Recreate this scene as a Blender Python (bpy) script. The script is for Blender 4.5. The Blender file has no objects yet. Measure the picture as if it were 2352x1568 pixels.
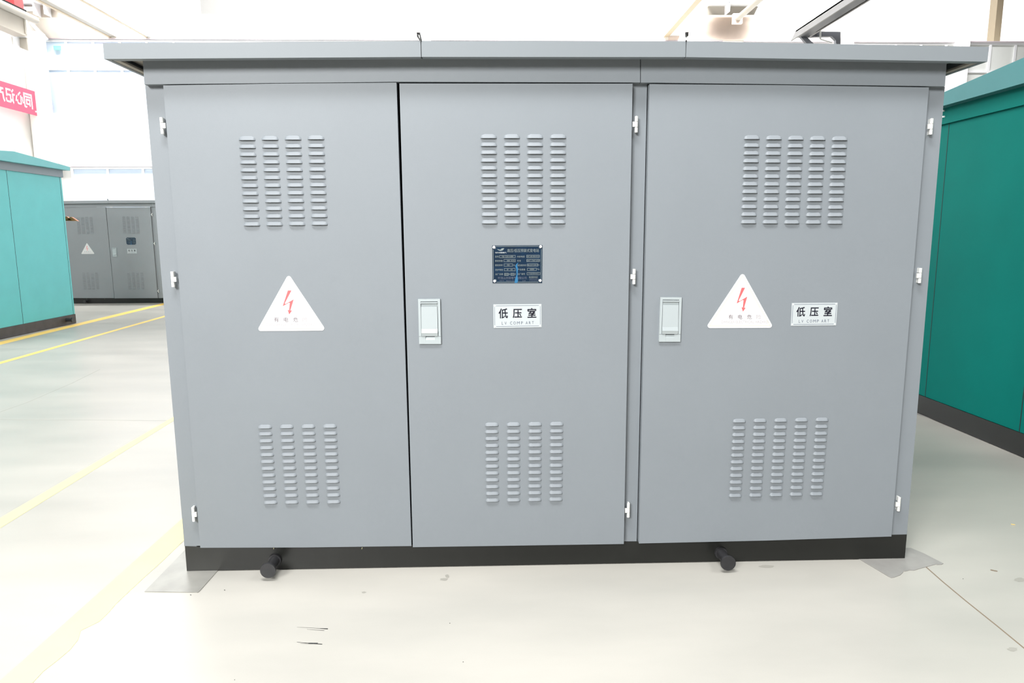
import bpy, bmesh, math, random
from mathutils import Vector, Matrix
random.seed(7)
scn = bpy.context.scene
COL = scn.collection
PI = math.pi

# ------------------------------------------------------------------ camera
F, PITCH, YAW, ROLL = 1600.0, 0.153662, 0.028754, -0.0042257
CAM = Vector((0, 0, 1.5))
CX, CY = 1176.0, 784.0
def _rot():
    p, y, r = PITCH, YAW, ROLL
    R = Matrix(((1, 0, 0), (0, 0, -1), (0, 1, 0)))
    Ry = Matrix(((math.cos(y), -math.sin(y), 0), (math.sin(y), math.cos(y), 0), (0, 0, 1)))
    Rp = Matrix(((1, 0, 0), (0, math.cos(p), -math.sin(p)), (0, math.sin(p), math.cos(p))))
    Rr = Matrix(((math.cos(r), -math.sin(r), 0), (math.sin(r), math.cos(r), 0), (0, 0, 1)))
    return Rr @ Rp @ (R @ Ry)
RW = _rot()                      # world -> (right, down, forward)
RT = RW.transposed()
def ray(u, v):
    return RT @ Vector(((u - CX) / F, (v - CY) / F, 1.0))
def py(u, v, Y):                 # the point of plane Y = const seen there (measuring helper)
    d = ray(u, v); t = (Y - CAM.y) / d.y
    return CAM + d * t
def px(u, v, X):
    d = ray(u, v); t = (X - CAM.x) / d.x
    return CAM + d * t
def pz(u, v, Z=0.0):
    d = ray(u, v); t = (Z - CAM.z) / d.z
    return CAM + d * t
cam = bpy.data.cameras.new('camera'); camo = bpy.data.objects.new('camera', cam); COL.objects.link(camo)
right, down, fwd = RW[0].copy(), RW[1].copy(), RW[2].copy()
m = Matrix((right, -down, -fwd)).transposed().to_4x4(); m.translation = CAM
camo.matrix_world = m
cam.sensor_width = 36.0; cam.lens = F / 2352.0 * 36.0
cam.clip_end = 500
scn.camera = camo

# ------------------------------------------------------------------ materials
def lin(c):
    return tuple((x / 12.92 if x <= .04045 else ((x + .055) / 1.055) ** 2.4) for x in [v / 255 for v in c])
def mat(name, rgb, rough=.5, metal=0.0, spec=.5, var=0.0, scale=8.0, bump=0.0, bscale=300.0, coat=0.0):
    m = bpy.data.materials.new(name); m.use_nodes = True
    nt = m.node_tree; b = nt.nodes['Principled BSDF']
    c = lin(rgb)
    b.inputs['Roughness'].default_value = rough
    b.inputs['Metallic'].default_value = metal
    b.inputs['Specular IOR Level'].default_value = spec
    b.inputs['Coat Weight'].default_value = coat
    tc = nt.nodes.new('ShaderNodeTexCoord')
    if var > 0:
        n = nt.nodes.new('ShaderNodeTexNoise'); n.inputs['Scale'].default_value = scale; n.inputs['Detail'].default_value = 5
        r = nt.nodes.new('ShaderNodeMapRange'); r.inputs['From Min'].default_value = .3; r.inputs['From Max'].default_value = .7
        r.inputs['To Min'].default_value = 1 - var; r.inputs['To Max'].default_value = 1 + var
        mx = nt.nodes.new('ShaderNodeVectorMath'); mx.operation = 'SCALE'
        mx.inputs[0].default_value = c
        nt.links.new(tc.outputs['Object'], n.inputs['Vector']); nt.links.new(n.outputs['Fac'], r.inputs['Value'])
        nt.links.new(r.outputs['Result'], mx.inputs['Scale']); nt.links.new(mx.outputs['Vector'], b.inputs['Base Color'])
    else:
        b.inputs['Base Color'].default_value = (*c, 1)
    if bump > 0:
        n2 = nt.nodes.new('ShaderNodeTexNoise'); n2.inputs['Scale'].default_value = bscale
        bp = nt.nodes.new('ShaderNodeBump'); bp.inputs['Strength'].default_value = bump; bp.inputs['Distance'].default_value = .001
        nt.links.new(tc.outputs['Object'], n2.inputs['Vector']); nt.links.new(n2.outputs['Fac'], bp.inputs['Height'])
        nt.links.new(bp.outputs['Normal'], b.inputs['Normal'])
    return m
M = {}
M['grey'] = mat('grey_powder_coat', (119, 125, 130), .55, 0, .5, .02, 3, .25, 500)
M['grey2'] = mat('far_lit_grey_powder_coat', (132, 136, 139), .42, 0, .5, .02, 3)  # copy of the main grey, tone shifted for the light at the back
M['black'] = mat('black_plinth_paint', (26, 27, 25), .34, 0, .4, .12, 6, .1, 200)
M['seam'] = mat('black_rubber_and_gap_shade', (16, 16, 16), .7)
M['dark'] = mat('cabinet_inside_shade', (14, 14, 15), .9)
M['stud'] = mat('black_cast_iron', (44, 44, 46), .45, .2, .5, .15, 40)
M['chrome'] = mat('bright_zinc', (236, 236, 232), .3, .35)
M['handle'] = mat('satin_zinc_handle', (164, 172, 174), .38, .1)
M['slotdark'] = mat('handle_gap_dark', (58, 64, 70), .6)  # darker grey for the gaps around the lever
M['white'] = mat('white_enamel', (243, 246, 247), .4)
M['signplate'] = mat('white_acrylic_plate', (174, 180, 182), .35)
M['signwhite'] = mat('reflective_white_sheet', (208, 208, 208), .3)
M['yellowline'] = mat('pale_yellow_print', (188, 186, 150), .5)
M['red'] = mat('red_print', (240, 92, 94), .5)
M['ink'] = mat('navy_black_ink', (10, 8, 26), .6, 0, .2)
M['ink2'] = mat('grey_blue_ink', (84, 92, 108), .5)
M['faint1'] = mat('faded_mauve_print', (100, 86, 94), .5)
M['faint2'] = mat('very_faded_print', (164, 157, 160), .5)
M['plate'] = mat('nameplate_navy', (6, 36, 60), .35, .3, .5, .35, 18)
M['plateline'] = mat('nameplate_silver', (124, 134, 134), .4, .2)
M['plateblue'] = mat('blue_film', (40, 100, 140), .35)
M['roofedge'] = mat('roof_grey', (116, 122, 126), .55, 0, .5, .015, 3)
M['liner'] = mat('roof_liner_board', (150, 145, 136), .7, 0, .3, .08, 20)
M['teal'] = mat('teal_powder_coat', (0, 100, 92), .55, 0, .06, .03, 4)
M['tealroof'] = mat('teal_roof_lit', (62, 116, 118), .5, 0, .3, .03, 4)  # paler than the body: stronger light on the roof put into the colour
M['tealpale'] = mat('glare_pale_teal', (90, 184, 186), .36, 0, .3, .03, 4)  # teal lightened to carry the glare haze over the left cabinet
M['tealpaleroof'] = mat('glare_pale_teal_roof', (88, 172, 176), .4, 0, .5, .03, 4)  # same glare haze put into the roof colour
M['greytrim'] = mat('slate_trim', (112, 124, 132), .45)
M['dirtyblack'] = mat('dusty_black_plinth', (66, 62, 62), .55, 0, .4, .2, 9)
M['wall'] = mat('white_plaster', (250, 249, 246), .6, 0, .3, .01, 2)
M['cream'] = mat('cream_paint', (252, 249, 242), .5, 0, .4, .015, 2)
M['pinkcream'] = mat('blush_cream_reflection_and_flange', (238, 218, 204), .35, 0, .5, .05, 3)  # pinkish reflection on the band held as a colour; also used on a flange
M['steel'] = mat('cream_steelwork', (184, 177, 165), .5, 0, .4, .03, 3)
M['steeldk'] = mat('tan_steel_edge', (206, 188, 160), .5, 0, .4, .03, 3)
M['frame'] = mat('white_window_frame', (244, 244, 246), .4)
M['framepink'] = mat('mauve_grey_window_head', (206, 194, 200), .5)
M['glass'] = mat('glass_blue_reflection', (206, 222, 240), .08, 0, .6, .05, .7)  # opaque panes; reflection of the bright hall put into the pale blue
M['glass2'] = mat('glass_grey_reflection', (228, 230, 226), .1, 0, .6, .06, .9)  # greyer bays, hall reflection likewise in the colour
M['crane'] = mat('grey_galvanised_channel', (160, 158, 158), .45, .3, .5, .05, 5)
M['cranedk'] = mat('slate_steel', (120, 122, 128), .45, .3)
M['hoist'] = mat('red_hoist_paint', (240, 70, 74), .4)
M['banner'] = mat('red_banner_reflection', (240, 92, 118), .7)
M['bannertext'] = mat('white_banner_print_reflected', (250, 250, 250), .6)
M['copper'] = mat('copper_orange', (196, 118, 74), .4, .5)
M['steelplate'] = mat('raw_steel_sheet', (158, 157, 151), .38, .4, .5, .14, 7, .2, 60)
M['steelplate2'] = mat('matt_steel_sheet', (152, 150, 146), .6, .25, .5, .08, 12)
M['tape'] = mat('pale_yellow_floor_tape', (252, 238, 150), .5, 0, .4, .03, 5)
M['tape2'] = mat('amber_floor_tape', (246, 206, 112), .5, 0, .4, .05, 5)
M['scuff'] = mat('black_scuff', (44, 46, 46), .7)
M['joint'] = mat('tan_floor_joint', (122, 108, 90), .8)
M['joint2'] = mat('faint_floor_joint', (168, 168, 160), .8)
M['exit'] = mat('green_exit_sign', (120, 214, 176), .5)
M['smudge'] = mat('grey_floor_smudge', (150, 148, 140), .6)

# floor: pale epoxy with cloudy wear
fm = bpy.data.materials.new('pale_epoxy_floor'); fm.use_nodes = True
nt = fm.node_tree; b = nt.nodes['Principled BSDF']
tc = nt.nodes.new('ShaderNodeTexCoord')
mp = nt.nodes.new('ShaderNodeMapping'); mp.inputs['Scale'].default_value = (.8, 2.2, 1)
n1 = nt.nodes.new('ShaderNodeTexNoise'); n1.inputs['Scale'].default_value = 1.1; n1.inputs['Detail'].default_value = 6
n2 = nt.nodes.new('ShaderNodeTexNoise'); n2.inputs['Scale'].default_value = 220; n2.inputs['Detail'].default_value = 2
cr = nt.nodes.new('ShaderNodeValToRGB')
cr.color_ramp.elements[0].position = .3; cr.color_ramp.elements[0].color = (*lin((166, 164, 157)), 1)
cr.color_ramp.elements[1].position = .7; cr.color_ramp.elements[1].color = (*lin((181, 178, 170)), 1)
rr = nt.nodes.new('ShaderNodeMapRange'); rr.inputs['To Min'].default_value = .28; rr.inputs['To Max'].default_value = .42
nt.links.new(tc.outputs['Object'], mp.inputs['Vector']); nt.links.new(mp.outputs['Vector'], n1.inputs['Vector'])
nt.links.new(n1.outputs['Fac'], cr.inputs['Fac']); nt.links.new(n1.outputs['Fac'], rr.inputs['Value'])
mixc = nt.nodes.new('ShaderNodeMix'); mixc.data_type = 'RGBA'; mixc.blend_type = 'MULTIPLY'; mixc.inputs['Factor'].default_value = .05
nt.links.new(tc.outputs['Object'], n2.inputs['Vector'])
nt.links.new(cr.outputs['Color'], mixc.inputs[6]); nt.links.new(n2.outputs['Fac'], mixc.inputs[7])
nt.links.new(mixc.outputs[2], b.inputs['Base Color']); nt.links.new(rr.outputs['Result'], b.inputs['Roughness'])
b.inputs['Specular IOR Level'].default_value = .5
M['floor'] = fm

# ------------------------------------------------------------------ mesh helpers
class MB:
    def __init__(s): s.v = []; s.f = []; s.mi = []; s.mats = []; s.sm = []
    def m(s, k):
        if k not in s.mats: s.mats.append(k)
        return s.mats.index(k)
    def add(s, vs, fs, k, smooth=False):
        o = len(s.v); s.v += [tuple(v) for v in vs]; i = s.m(k)
        for f in fs: s.f.append([o + a for a in f]); s.mi.append(i); s.sm.append(smooth)
    def box(s, a, b, k):
        x0, x1 = sorted((a[0], b[0])); y0, y1 = sorted((a[1], b[1])); z0, z1 = sorted((a[2], b[2]))
        s.add([(x0, y0, z0), (x1, y0, z0), (x1, y1, z0), (x0, y1, z0), (x0, y0, z1), (x1, y0, z1), (x1, y1, z1), (x0, y1, z1)],
              [(0, 3, 2, 1), (4, 5, 6, 7), (0, 1, 5, 4), (1, 2, 6, 5), (2, 3, 7, 6), (3, 0, 4, 7)], k)
    def prism(s, pts, d, k, kside=None):       # polygon pts (front), extruded by vector d
        n = len(pts); d = Vector(d); a = [Vector(p) for p in pts]; c = [p + d for p in a]
        s.add(a, [tuple(range(n))], k); s.add(c, [tuple(reversed(range(n)))], kside or k)
        s.add(a + c, [(i, i + n, (i + 1) % n + n, (i + 1) % n) for i in range(n)], kside or k)
    def tube(s, p0, p1, r0, r1, k, n=20, caps=True):
        p0, p1 = Vector(p0), Vector(p1); ax = (p1 - p0).normalized()
        t = Vector((0, 0, 1)) if abs(ax.z) < .9 else Vector((1, 0, 0))
        e = ax.cross(t).normalized(); g = ax.cross(e)
        A = [p0 + (e * math.cos(2 * PI * i / n) + g * math.sin(2 * PI * i / n)) * r0 for i in range(n)]
        B = [p1 + (e * math.cos(2 * PI * i / n) + g * math.sin(2 * PI * i / n)) * r1 for i in range(n)]
        s.add(A + B, [(i, (i + 1) % n, (i + 1) % n + n, i + n) for i in range(n)], k, True)
        if caps: s.add(A, [tuple(reversed(range(n)))], k); s.add(B, [tuple(range(n))], k)
    def build(s, name, parent=None, bevel=0.0, **props):
        me = bpy.data.meshes.new(name)
        org = parent_org(parent) if parent else Vector((0, 0, 0))
        loc = Vector((0, 0, 0))
        if not parent and s.v:
            xs = [v[0] for v in s.v]; ys = [v[1] for v in s.v]; zs = [v[2] for v in s.v]
            loc = Vector(((min(xs) + max(xs)) / 2, (min(ys) + max(ys)) / 2, min(zs)))
            org = loc
        me.from_pydata([Vector(v) - org for v in s.v], [], s.f)
        for k in s.mats: me.materials.append(M[k])
        for p, i, sm in zip(me.polygons, s.mi, s.sm): p.material_index = i; p.use_smooth = sm
        bm = bmesh.new(); bm.from_mesh(me); bmesh.ops.recalc_face_normals(bm, faces=bm.faces) if name not in FLAT else None
        bm.to_mesh(me); bm.free()
        o = bpy.data.objects.new(name, me); COL.objects.link(o)
        if parent: o.parent = parent
        else: o.location = loc
        if bevel:
            bv = o.modifiers.new('bevel', 'BEVEL'); bv.width = bevel; bv.segments = 2; bv.limit_method = 'ANGLE'; bv.angle_limit = math.radians(50)
        for k, v in props.items(): o[k] = v
        return o
FLAT = set()
def parent_org(p):
    w = Vector((0, 0, 0))
    while p: w += p.location; p = p.parent
    return w
def thing(name, loc, label, cat, group=None):
    o = bpy.data.objects.new(name, None); COL.objects.link(o); o.location = loc; o.empty_display_size = .2
    o['label'] = label; o['category'] = cat
    if group: o['group'] = group
    return o
def tag(o, label, cat, group=None):
    o['label'] = label; o['category'] = cat
    if group: o['group'] = group
    return o

class Quad:       # maps (u,v) in 0..1 (v down) of a patch to the world; out = towards -Y
    def __init__(s, tl, tr, br, bl): s.c = [Vector(a) for a in (tl, tr, br, bl)]; s.n = Vector((0, -1, 0))
    def __call__(s, u, v, o=0.0):
        a, b, c, d = s.c
        return a * (1 - u) * (1 - v) + b * u * (1 - v) + c * u * v + d * (1 - u) * v + s.n * o
def qpx(tl, tr, br, bl, Y): return Quad(*[py(*p, Y) for p in (tl, tr, br, bl)])
def qbox(mb, q, u0, v0, u1, v1, o0, o1, k, tilt=0.0):
    pts = [q(u0, v0, o1), q(u1, v0, o1), q(u1, v1, o1 + tilt), q(u0, v1, o1 + tilt)]
    bk = [q(u0, v0, o0), q(u1, v0, o0), q(u1, v1, o0), q(u0, v1, o0)]
    mb.add(pts + bk, [(0, 1, 2, 3), (7, 6, 5, 4), (0, 4, 5, 1), (1, 5, 6, 2), (2, 6, 7, 3), (3, 7, 4, 0)], k)

# ------------------------------------------------------------------ text (filled glyph outlines turned into mesh)
_tc = {}
def glyphs(txt, bold=0.0):
    key = (txt, bold)
    if key in _tc: return _tc[key]
    cu = bpy.data.curves.new('glyph_tmp', 'FONT'); cu.body = txt; cu.size = 1; cu.offset = bold; cu.resolution_u = 3
    ob = bpy.data.objects.new('glyph_tmp', cu); COL.objects.link(ob)
    dg = bpy.context.evaluated_depsgraph_get(); dg.update()
    ev = ob.evaluated_get(dg); me = ev.to_mesh()
    vs = [(v.co.x, v.co.y) for v in me.vertices]; fs = [tuple(p.vertices) for p in me.polygons]
    ev.to_mesh_clear(); bpy.data.objects.remove(ob); bpy.data.curves.remove(cu)
    if vs:
        x0 = min(v[0] for v in vs); x1 = max(v[0] for v in vs); y0 = min(v[1] for v in vs); y1 = max(v[1] for v in vs)
        w = max(x1 - x0, 1e-6); h = max(y1 - y0, 1e-6)
        vs = [((x - x0) / w, 1 - (y - y0) / h) for x, y in vs]
    _tc[key] = (vs, fs); return _tc[key]
def qtext(mb, q, txt, u0, v0, u1, v1, o, k, bold=0.0):
    vs, fs = glyphs(txt, bold)
    if not vs: return
    mb.add([q(u0 + (u1 - u0) * x, v0 + (v1 - v0) * y, o) for x, y in vs], [tuple(reversed(f)) for f in fs], k)

# ================================================================== MAIN GREY CABINET
D = 2.98776                       # front of body
DF = D - .03                      # door faces
DEPTH = 1.75
ROOT = thing('substation_cabinet', (0.26, D, 0), 'large light grey three-door substation cabinet standing in the centre foreground', 'electrical cabinet', 'grey three-door substation cabinets')

# body shell: stiles, posts, sides, back, top
zb = .012
xl, xr = -1.3869, 1.9053
mb = MB()
def pxpoly(mb, pts, Y, depth, k): mb.prism([py(u, v, Y) for u, v in pts], (0, depth, 0), k)
pxpoly(mb, [(332.8, 190), (392, 190), (480, 1256), (423.5, 1253.5)], D, .03, 'grey')
pxpoly(mb, [(1440, 186), (1486.5, 186), (1462.5, 1243), (1420, 1244.5)], D, .03, 'grey')
pxpoly(mb, [(1484, 186), (1510, 186), (1490, 1240), (1460, 1242)], D + .022, .01, 'grey')
pxpoly(mb, [(2110, 194), (2170.3, 199.3), (2082.8, 1226.8), (2030, 1228)], D, .03, 'grey')
xl2 = py(335, 194, D).x; xr2 = py(2169, 199, D).x
mb.box((xl, D + .03, .12), (xl + .02, D + DEPTH, 2.16), 'grey')
mb.box((xr - .02, D + .03, .12), (xr, D + DEPTH, 2.16), 'grey')
mb.box((xl + .02, D + DEPTH - .02, .12), (xr - .02, D + DEPTH, 2.16), 'grey')
mb.box((xl + .02, D + .031, .12), (xr - .02, D + DEPTH - .02, .14), 'dark')
mb.box((xl + .02, D + .25, .14), (xr - .02, D + .26, 2.1), 'dark')  # near-black sheet standing in for the shade behind the door gaps
body = mb.build('body', ROOT)
# plinth
mb = MB()
mb.prism([(p.x, p.y, max(p.z, .0035)) for p in [py(424.5, 1253.2, D), py(945, 1250.5, D), py(1467, 1242.5, D), py(2083, 1226.8, D), py(2078, 1283.2, D), py(1467, 1304, D), py(945, 1312, D), py(429.2, 1311.5, D)]], (0, .06, 0), 'black')
mb.box((xl, D + .06, .006), (xl + .05, D + DEPTH, .12), 'black')
mb.box((xr - .05, D + .06, .006), (xr, D + DEPTH, .12), 'black')
mb.box((xl + .05, D + DEPTH - .05, .006), (xr - .05, D + DEPTH, .12), 'black')
mb.build('plinth', ROOT, label='black steel plinth')
# fascia (two lengths, butt joint)
mb = MB()
pxpoly(mb, [(327.5, 130), (1470.3, 120), (1470.3, 189.3), (911, 187.8), (331.5, 193.8)], DF, .03, 'grey')
mb.build('fascia_panel', ROOT)
mb = MB()
pxpoly(mb, [(1472, 120), (2175.5, 130), (2170.3, 198.2), (1472, 189.4)], DF, .03, 'grey')
mb.build('fascia_panel', ROOT)
mb = MB(); pxpoly(mb, [(1468, 122), (1476, 122), (1476, 192), (1468, 192)], DF + .032, .012, 'seam'); mb.build('fascia_joint', ROOT)

# roof panels: top sheet + apron lips, open tray below
RO = .10546; YR = D - RO
def roof_panel(tl, tr, br, bl, left_end=False, right_end=False):
    mb = MB(); a, b_, c, d = [py(*p, YR) for p in (tl, tr, br, bl)]
    mb.prism([a, b_, c, d], (0, .022, 0), 'roofedge')
    lift = Vector((0, 0, .004))
    back = D + DEPTH + RO
    # top sheet
    t0, t1 = a + Vector((0, .022, 0)), b_ + Vector((0, .022, 0))
    mb.prism([t0 + Vector((0, 0, -.001)), t1 + Vector((0, 0, -.001)), t1 - Vector((0, 0, .012)), t0 - Vector((0, 0, .012))], (0, back - YR - .022, 0), 'roofedge')
    # liner board lower in the tray
    mb.box((d.x + .03 if left_end else a.x, YR + .05, a.z - .03), (c.x - .03 if right_end else b_.x, back - .05, a.z - .024), 'liner')
    # return flange of the front apron
    mb.prism([d + Vector((.0, .022, .012)), c + Vector((0, .022, .012)), c + Vector((0, .022, .002)), d + Vector((0, .022, .002))], (0, .022, 0), 'roofedge')
    if left_end:
        mb.prism([a + Vector((0, .022, 0)), a + Vector((.016, .022, 0)), d + Vector((.016, .022, 0)), d + Vector((0, .022, 0))], (0, back - YR - .022, 0), 'roofedge')
        mb.prism([d + Vector((.016, .04, .01)), d + Vector((.04, .04, .01)), d + Vector((.04, .04, .002)), d + Vector((.016, .04, .002))], (0, back - YR - .05, 0), 'liner')
    if right_end:
        mb.prism([b_ + Vector((-.016, .022, 0)), b_ + Vector((0, .022, 0)), c + Vector((0, .022, 0)), c + Vector((-.016, .022, 0))], (0, back - YR - .022, 0), 'roofedge')
        mb.prism([c + Vector((-.04, .04, .01)), c + Vector((-.016, .04, .01)), c + Vector((-.016, .04, .002)), c + Vector((-.04, .04, .002))], (0, back - YR - .05, 0), 'liner')
    return mb.build('roof_panel', ROOT)
roof_panel((236, 99), (965.7, 94), (967, 130.6), (239.2, 135.4), left_end=True)
roof_panel((967.2, 94), (1575.1, 94.6), (1574.3, 131), (968.5, 130.6))
roof_panel((1576.6, 94.6), (2272, 107.6), (2268, 141.6), (1575.6, 131), right_end=True)
for (u0, u1, lean) in ((966.4, 967.8, -1), (1575.8, 1575, 1)):
    mb = MB()
    p = py(u0, 94, YR); q_ = py(u1, 131, YR)
    mb.prism([p + Vector((-.003, .009, 0)), p + Vector((.003, .009, 0)), q_ + Vector((.003, .009, 0)), q_ + Vector((-.003, .009, 0))], (0, .012, 0), 'seam')
    # raised standing seam with a rubber end cap
    h = .026; back = D + DEPTH
    x0, x1, zt = p.x - .0035, p.x + .0035, p.z + h
    mb.prism([(x0, YR + .004, p.z - .001), (x1, YR + .004, p.z - .001), (x1 + .003, YR + .004, zt), (x0 - .003, YR + .004, zt)], (0, back - YR, 0), 'white')
    s_ = -1 if lean < 0 else 1
    yf = YR - .004
    if lean < 0:
        mb.prism([(p.x - .0155, yf, p.z + .031), (p.x - .0015, yf, p.z + .031), (p.x - .001, yf, p.z + .024), (p.x + .0035, yf, p.z + .002), (p.x + .0015, yf, p.z - .003), (p.x - .0005, yf, p.z), (p.x - .0035, yf, p.z + .022), (p.x - .0085, yf, p.z + .024)], (0, .008, 0), 'seam')
        mb.prism([(p.x - .015, yf, p.z + .03), (p.x - .0095, yf, p.z + .03), (p.x - .0075, yf, p.z + .018), (p.x - .002, yf, p.z + .003), (p.x - .0055, yf, p.z + .003), (p.x - .0145, yf, p.z + .016)], (0, .008, 0), 'seam')
    else:
        mb.prism([(p.x - .004, yf, p.z + .032), (p.x + .0085, yf, p.z + .033), (p.x + .0075, yf, p.z + .018), (p.x + .0035, yf, p.z + .016), (p.x + .003, yf, p.z + .025), (p.x - .0005, yf, p.z + .025), (p.x - .0005, yf, p.z + .014), (p.x - .0025, yf, p.z + .016)], (0, .008, 0), 'seam')
        mb.tube((p.x, yf, p.z), (p.x, yf + .006, p.z), .0028, .0028, 'seam', 8)
    mb.build('roof_seam', ROOT, label='raised roof seam with black end cap')

# louvres ----------------------------------------------------------
def louvre(mb, c, w, h, p, k):
    """pressed hood: closed on top, shaded opening below as a black face; c is its centre on the sheet"""
    rows = 5; cols = 13; vs = []
    for j in range(rows):
        t = j / (rows - 1)
        r = h * .95
        half = w / 2 - r + math.sqrt(max(r * r - (r * (1 - t)) ** 2, 0)) if t < 1 else w / 2
        for i in range(cols):
            s = -1 + 2 * i / (cols - 1)
            s = math.copysign(1 - (1 - abs(s)) ** 1.6, s)
            prof = t ** .85 if j else 0
            e = 1 - abs(s) ** 7
            vs.append((c.x + s * half, c.y - p * prof * e, c.z + h / 2 - h * t))
    fs = []
    for j in range(rows - 1):
        for i in range(cols - 1):
            a = j * cols + i; fs.append((a, a + 1, a + cols + 1, a + cols))
    mb.add(vs, fs, k, True)
    last = vs[-cols:]; base = [(x, c.y, z) for x, y, z in last]
    mb.add(last + base, [(i, i + 1, i + 1 + cols, i + cols) for i in range(cols - 1)], 'seam')  # black face stands in for the shade in the louvre opening
def louvre_grid(parent, tl, tr, br, bl, nc, nr, wpx, hpx, name='louvre_vent', k='grey'):
    q = qpx(tl, tr, br, bl, DF - .0005); mb = MB()
    sc = .00187
    ex, ey = wpx * sc / 2, hpx * sc / 2
    cs = [q(0, 0) + Vector((-ex, .0002, ey)), q(1, 0) + Vector((ex, .0002, ey)), q(1, 1) + Vector((ex, .0002, -ey)), q(0, 1) + Vector((-ex, .0002, -ey))]
    mb.add(cs, [(0, 3, 2, 1)], k)
    for j in range(nr):
        for i in range(nc):
            louvre(mb, q(i / (nc - 1), j / (nr - 1)), wpx * sc, hpx * sc, .0098, k)
    FLAT.add(name)
    return mb.build(name, parent)

def door(c):
    mb = MB(); pxpoly(mb, c, DF, .0295, 'grey')
    return mb.build('door', ROOT, bevel=.0018)
def sag(a, b_, t, s): return (a[0] + (b_[0] - a[0]) * t, a[1] + (b_[1] - a[1]) * t + s)
d1 = door([(374.8, 196), (640, 191.9), (910.6, 189.6), (944.9, 1253.6), (700, 1256.8), (460, 1257.6)])
d2 = door([(917.3, 191.6), (1453, 192), (1432.8, 1248.9), (948.3, 1256.2)])
d3 = door([(1492, 192.9), (1810, 195.5), (2133.7, 200.6), (2047.4, 1231.7), (1760, 1241), (1467.5, 1247.7)])

louvre_grid(d1, (567.5, 317.3), (725.6, 315.5), (733.9, 511.5), (578.5, 513.3), 4, 12, 36.5, 9.2)
louvre_grid(d1, (608.5, 978.5), (757.5, 977), (766.3, 1150), (621.5, 1151.3), 4, 12, 32, 7.6)
louvre_grid(d2, (1122.3, 312.8), (1281.7, 312.8), (1280.5, 508.2), (1124.5, 508.4), 4, 12, 36.5, 9.2)
louvre_grid(d2, (1129.5, 973.5), (1278.3, 972), (1276.5, 1144.3), (1131, 1146.5), 4, 12, 32.5, 7.6)
louvre_grid(d3, (1727, 315), (1928.5, 317.6), (1917.5, 509), (1719.5, 508), 5, 12, 36, 9.2)
louvre_grid(d3, (1698, 965), (1888, 962), (1875, 1132), (1688.5, 1135.8), 5, 12, 31.5, 7.6)

# handles
def handle(parent, tl, tr, br, bl, lever_open=0.0):
    q = qpx(tl, tr, br, bl, DF); mb = MB(); k = 'handle'
    T = .010
    qbox(mb, q, 0, 0, 1, 1, -.001, .003, k)
    qbox(mb, q, 0, 0, .11, .826, 0, T, k); qbox(mb, q, .885, 0, 1, .826, 0, T, k)
    qbox(mb, q, .11, 0, .885, .055, 0, T, k)
    qbox(mb, q, .11, .055, .885, .826, .003, .0035, 'slotdark')
    qbox(mb, q, .115, .068, .88, .098, .003, .013, k)                    # pivot bar
    qbox(mb, q, .125, .105, .875, .175, .003, .0055, k)
    qbox(mb, q, .125, .17, .865, .66, .004, .0105, k, .003)              # lever blade
    qbox(mb, q, .125, .66, .865, .75, .004, .0135, k, .004)
    qbox(mb, q, .125, .75, .865, .822, .004, .0165, k, -.004)
    qbox(mb, q, 0, .83, .30, 1, 0, .009, k); qbox(mb, q, .72, .83, 1, 1, 0, .009, k)
    qbox(mb, q, .30, .905, .72, 1, 0, .009, k)
    qbox(mb, q, .30, .83, .72, .845, .003, .0036, 'slotdark')
    qbox(mb, q, .30, .845, .72, .905, .003, .0042, k, .004)
    return mb.build('handle', parent, bevel=.0012, label='pale zinc flap handle')
handle(d2, (960.6, 686.2), (1011.1, 685.9), (1013.4, 789.2), (963.2, 789.2))
handle(d3, (1515.6, 682), (1564.6, 682.3), (1561.3, 784), (1512.4, 784))

# hinges
def hinge(parent, u, v, side):      # side = +1: door lies to the right of the knuckle
    mb = MB(); c = py(u, v, D - .004); x, z = c.x, c.z; y = D - .021; r = .0068; H = .066
    seg = H / 3
    for i in range(3):
        z0 = z - H / 2 + seg * i; 
        mb.tube((x, y, z0 + .0008), (x, y, z0 + seg - .0008), r, r, 'chrome', 14)
    mb.box((x - .0005 if side > 0 else x - .016, y - .0055, z - seg / 2 + .001), (x + .016 if side > 0 else x + .0005, y + .002, z + seg / 2 - .001), 'chrome')
    for s in (-1, 1):
        mb.box((x - side * .002 - .004, y + .002, z + s * seg - seg / 2 + .001), (x - side * .002 + .004, D + .002, z + s * seg + seg / 2 - .001), 'chrome')
    return mb.build('hinge', parent, label='bright zinc hinge')
for d_, pts, sd in ((d1, ((376.5, 290), (401, 640.5), (448, 1177)), 1), (d2, ((1459.5, 287), (1454.5, 634.5), (1441.5, 1168)), -1), (d3, ((2133, 292), (2107.5, 632), (2059.5, 1154)), -1)):
    for u, v in pts: hinge(d_, u, v, sd)

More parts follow.
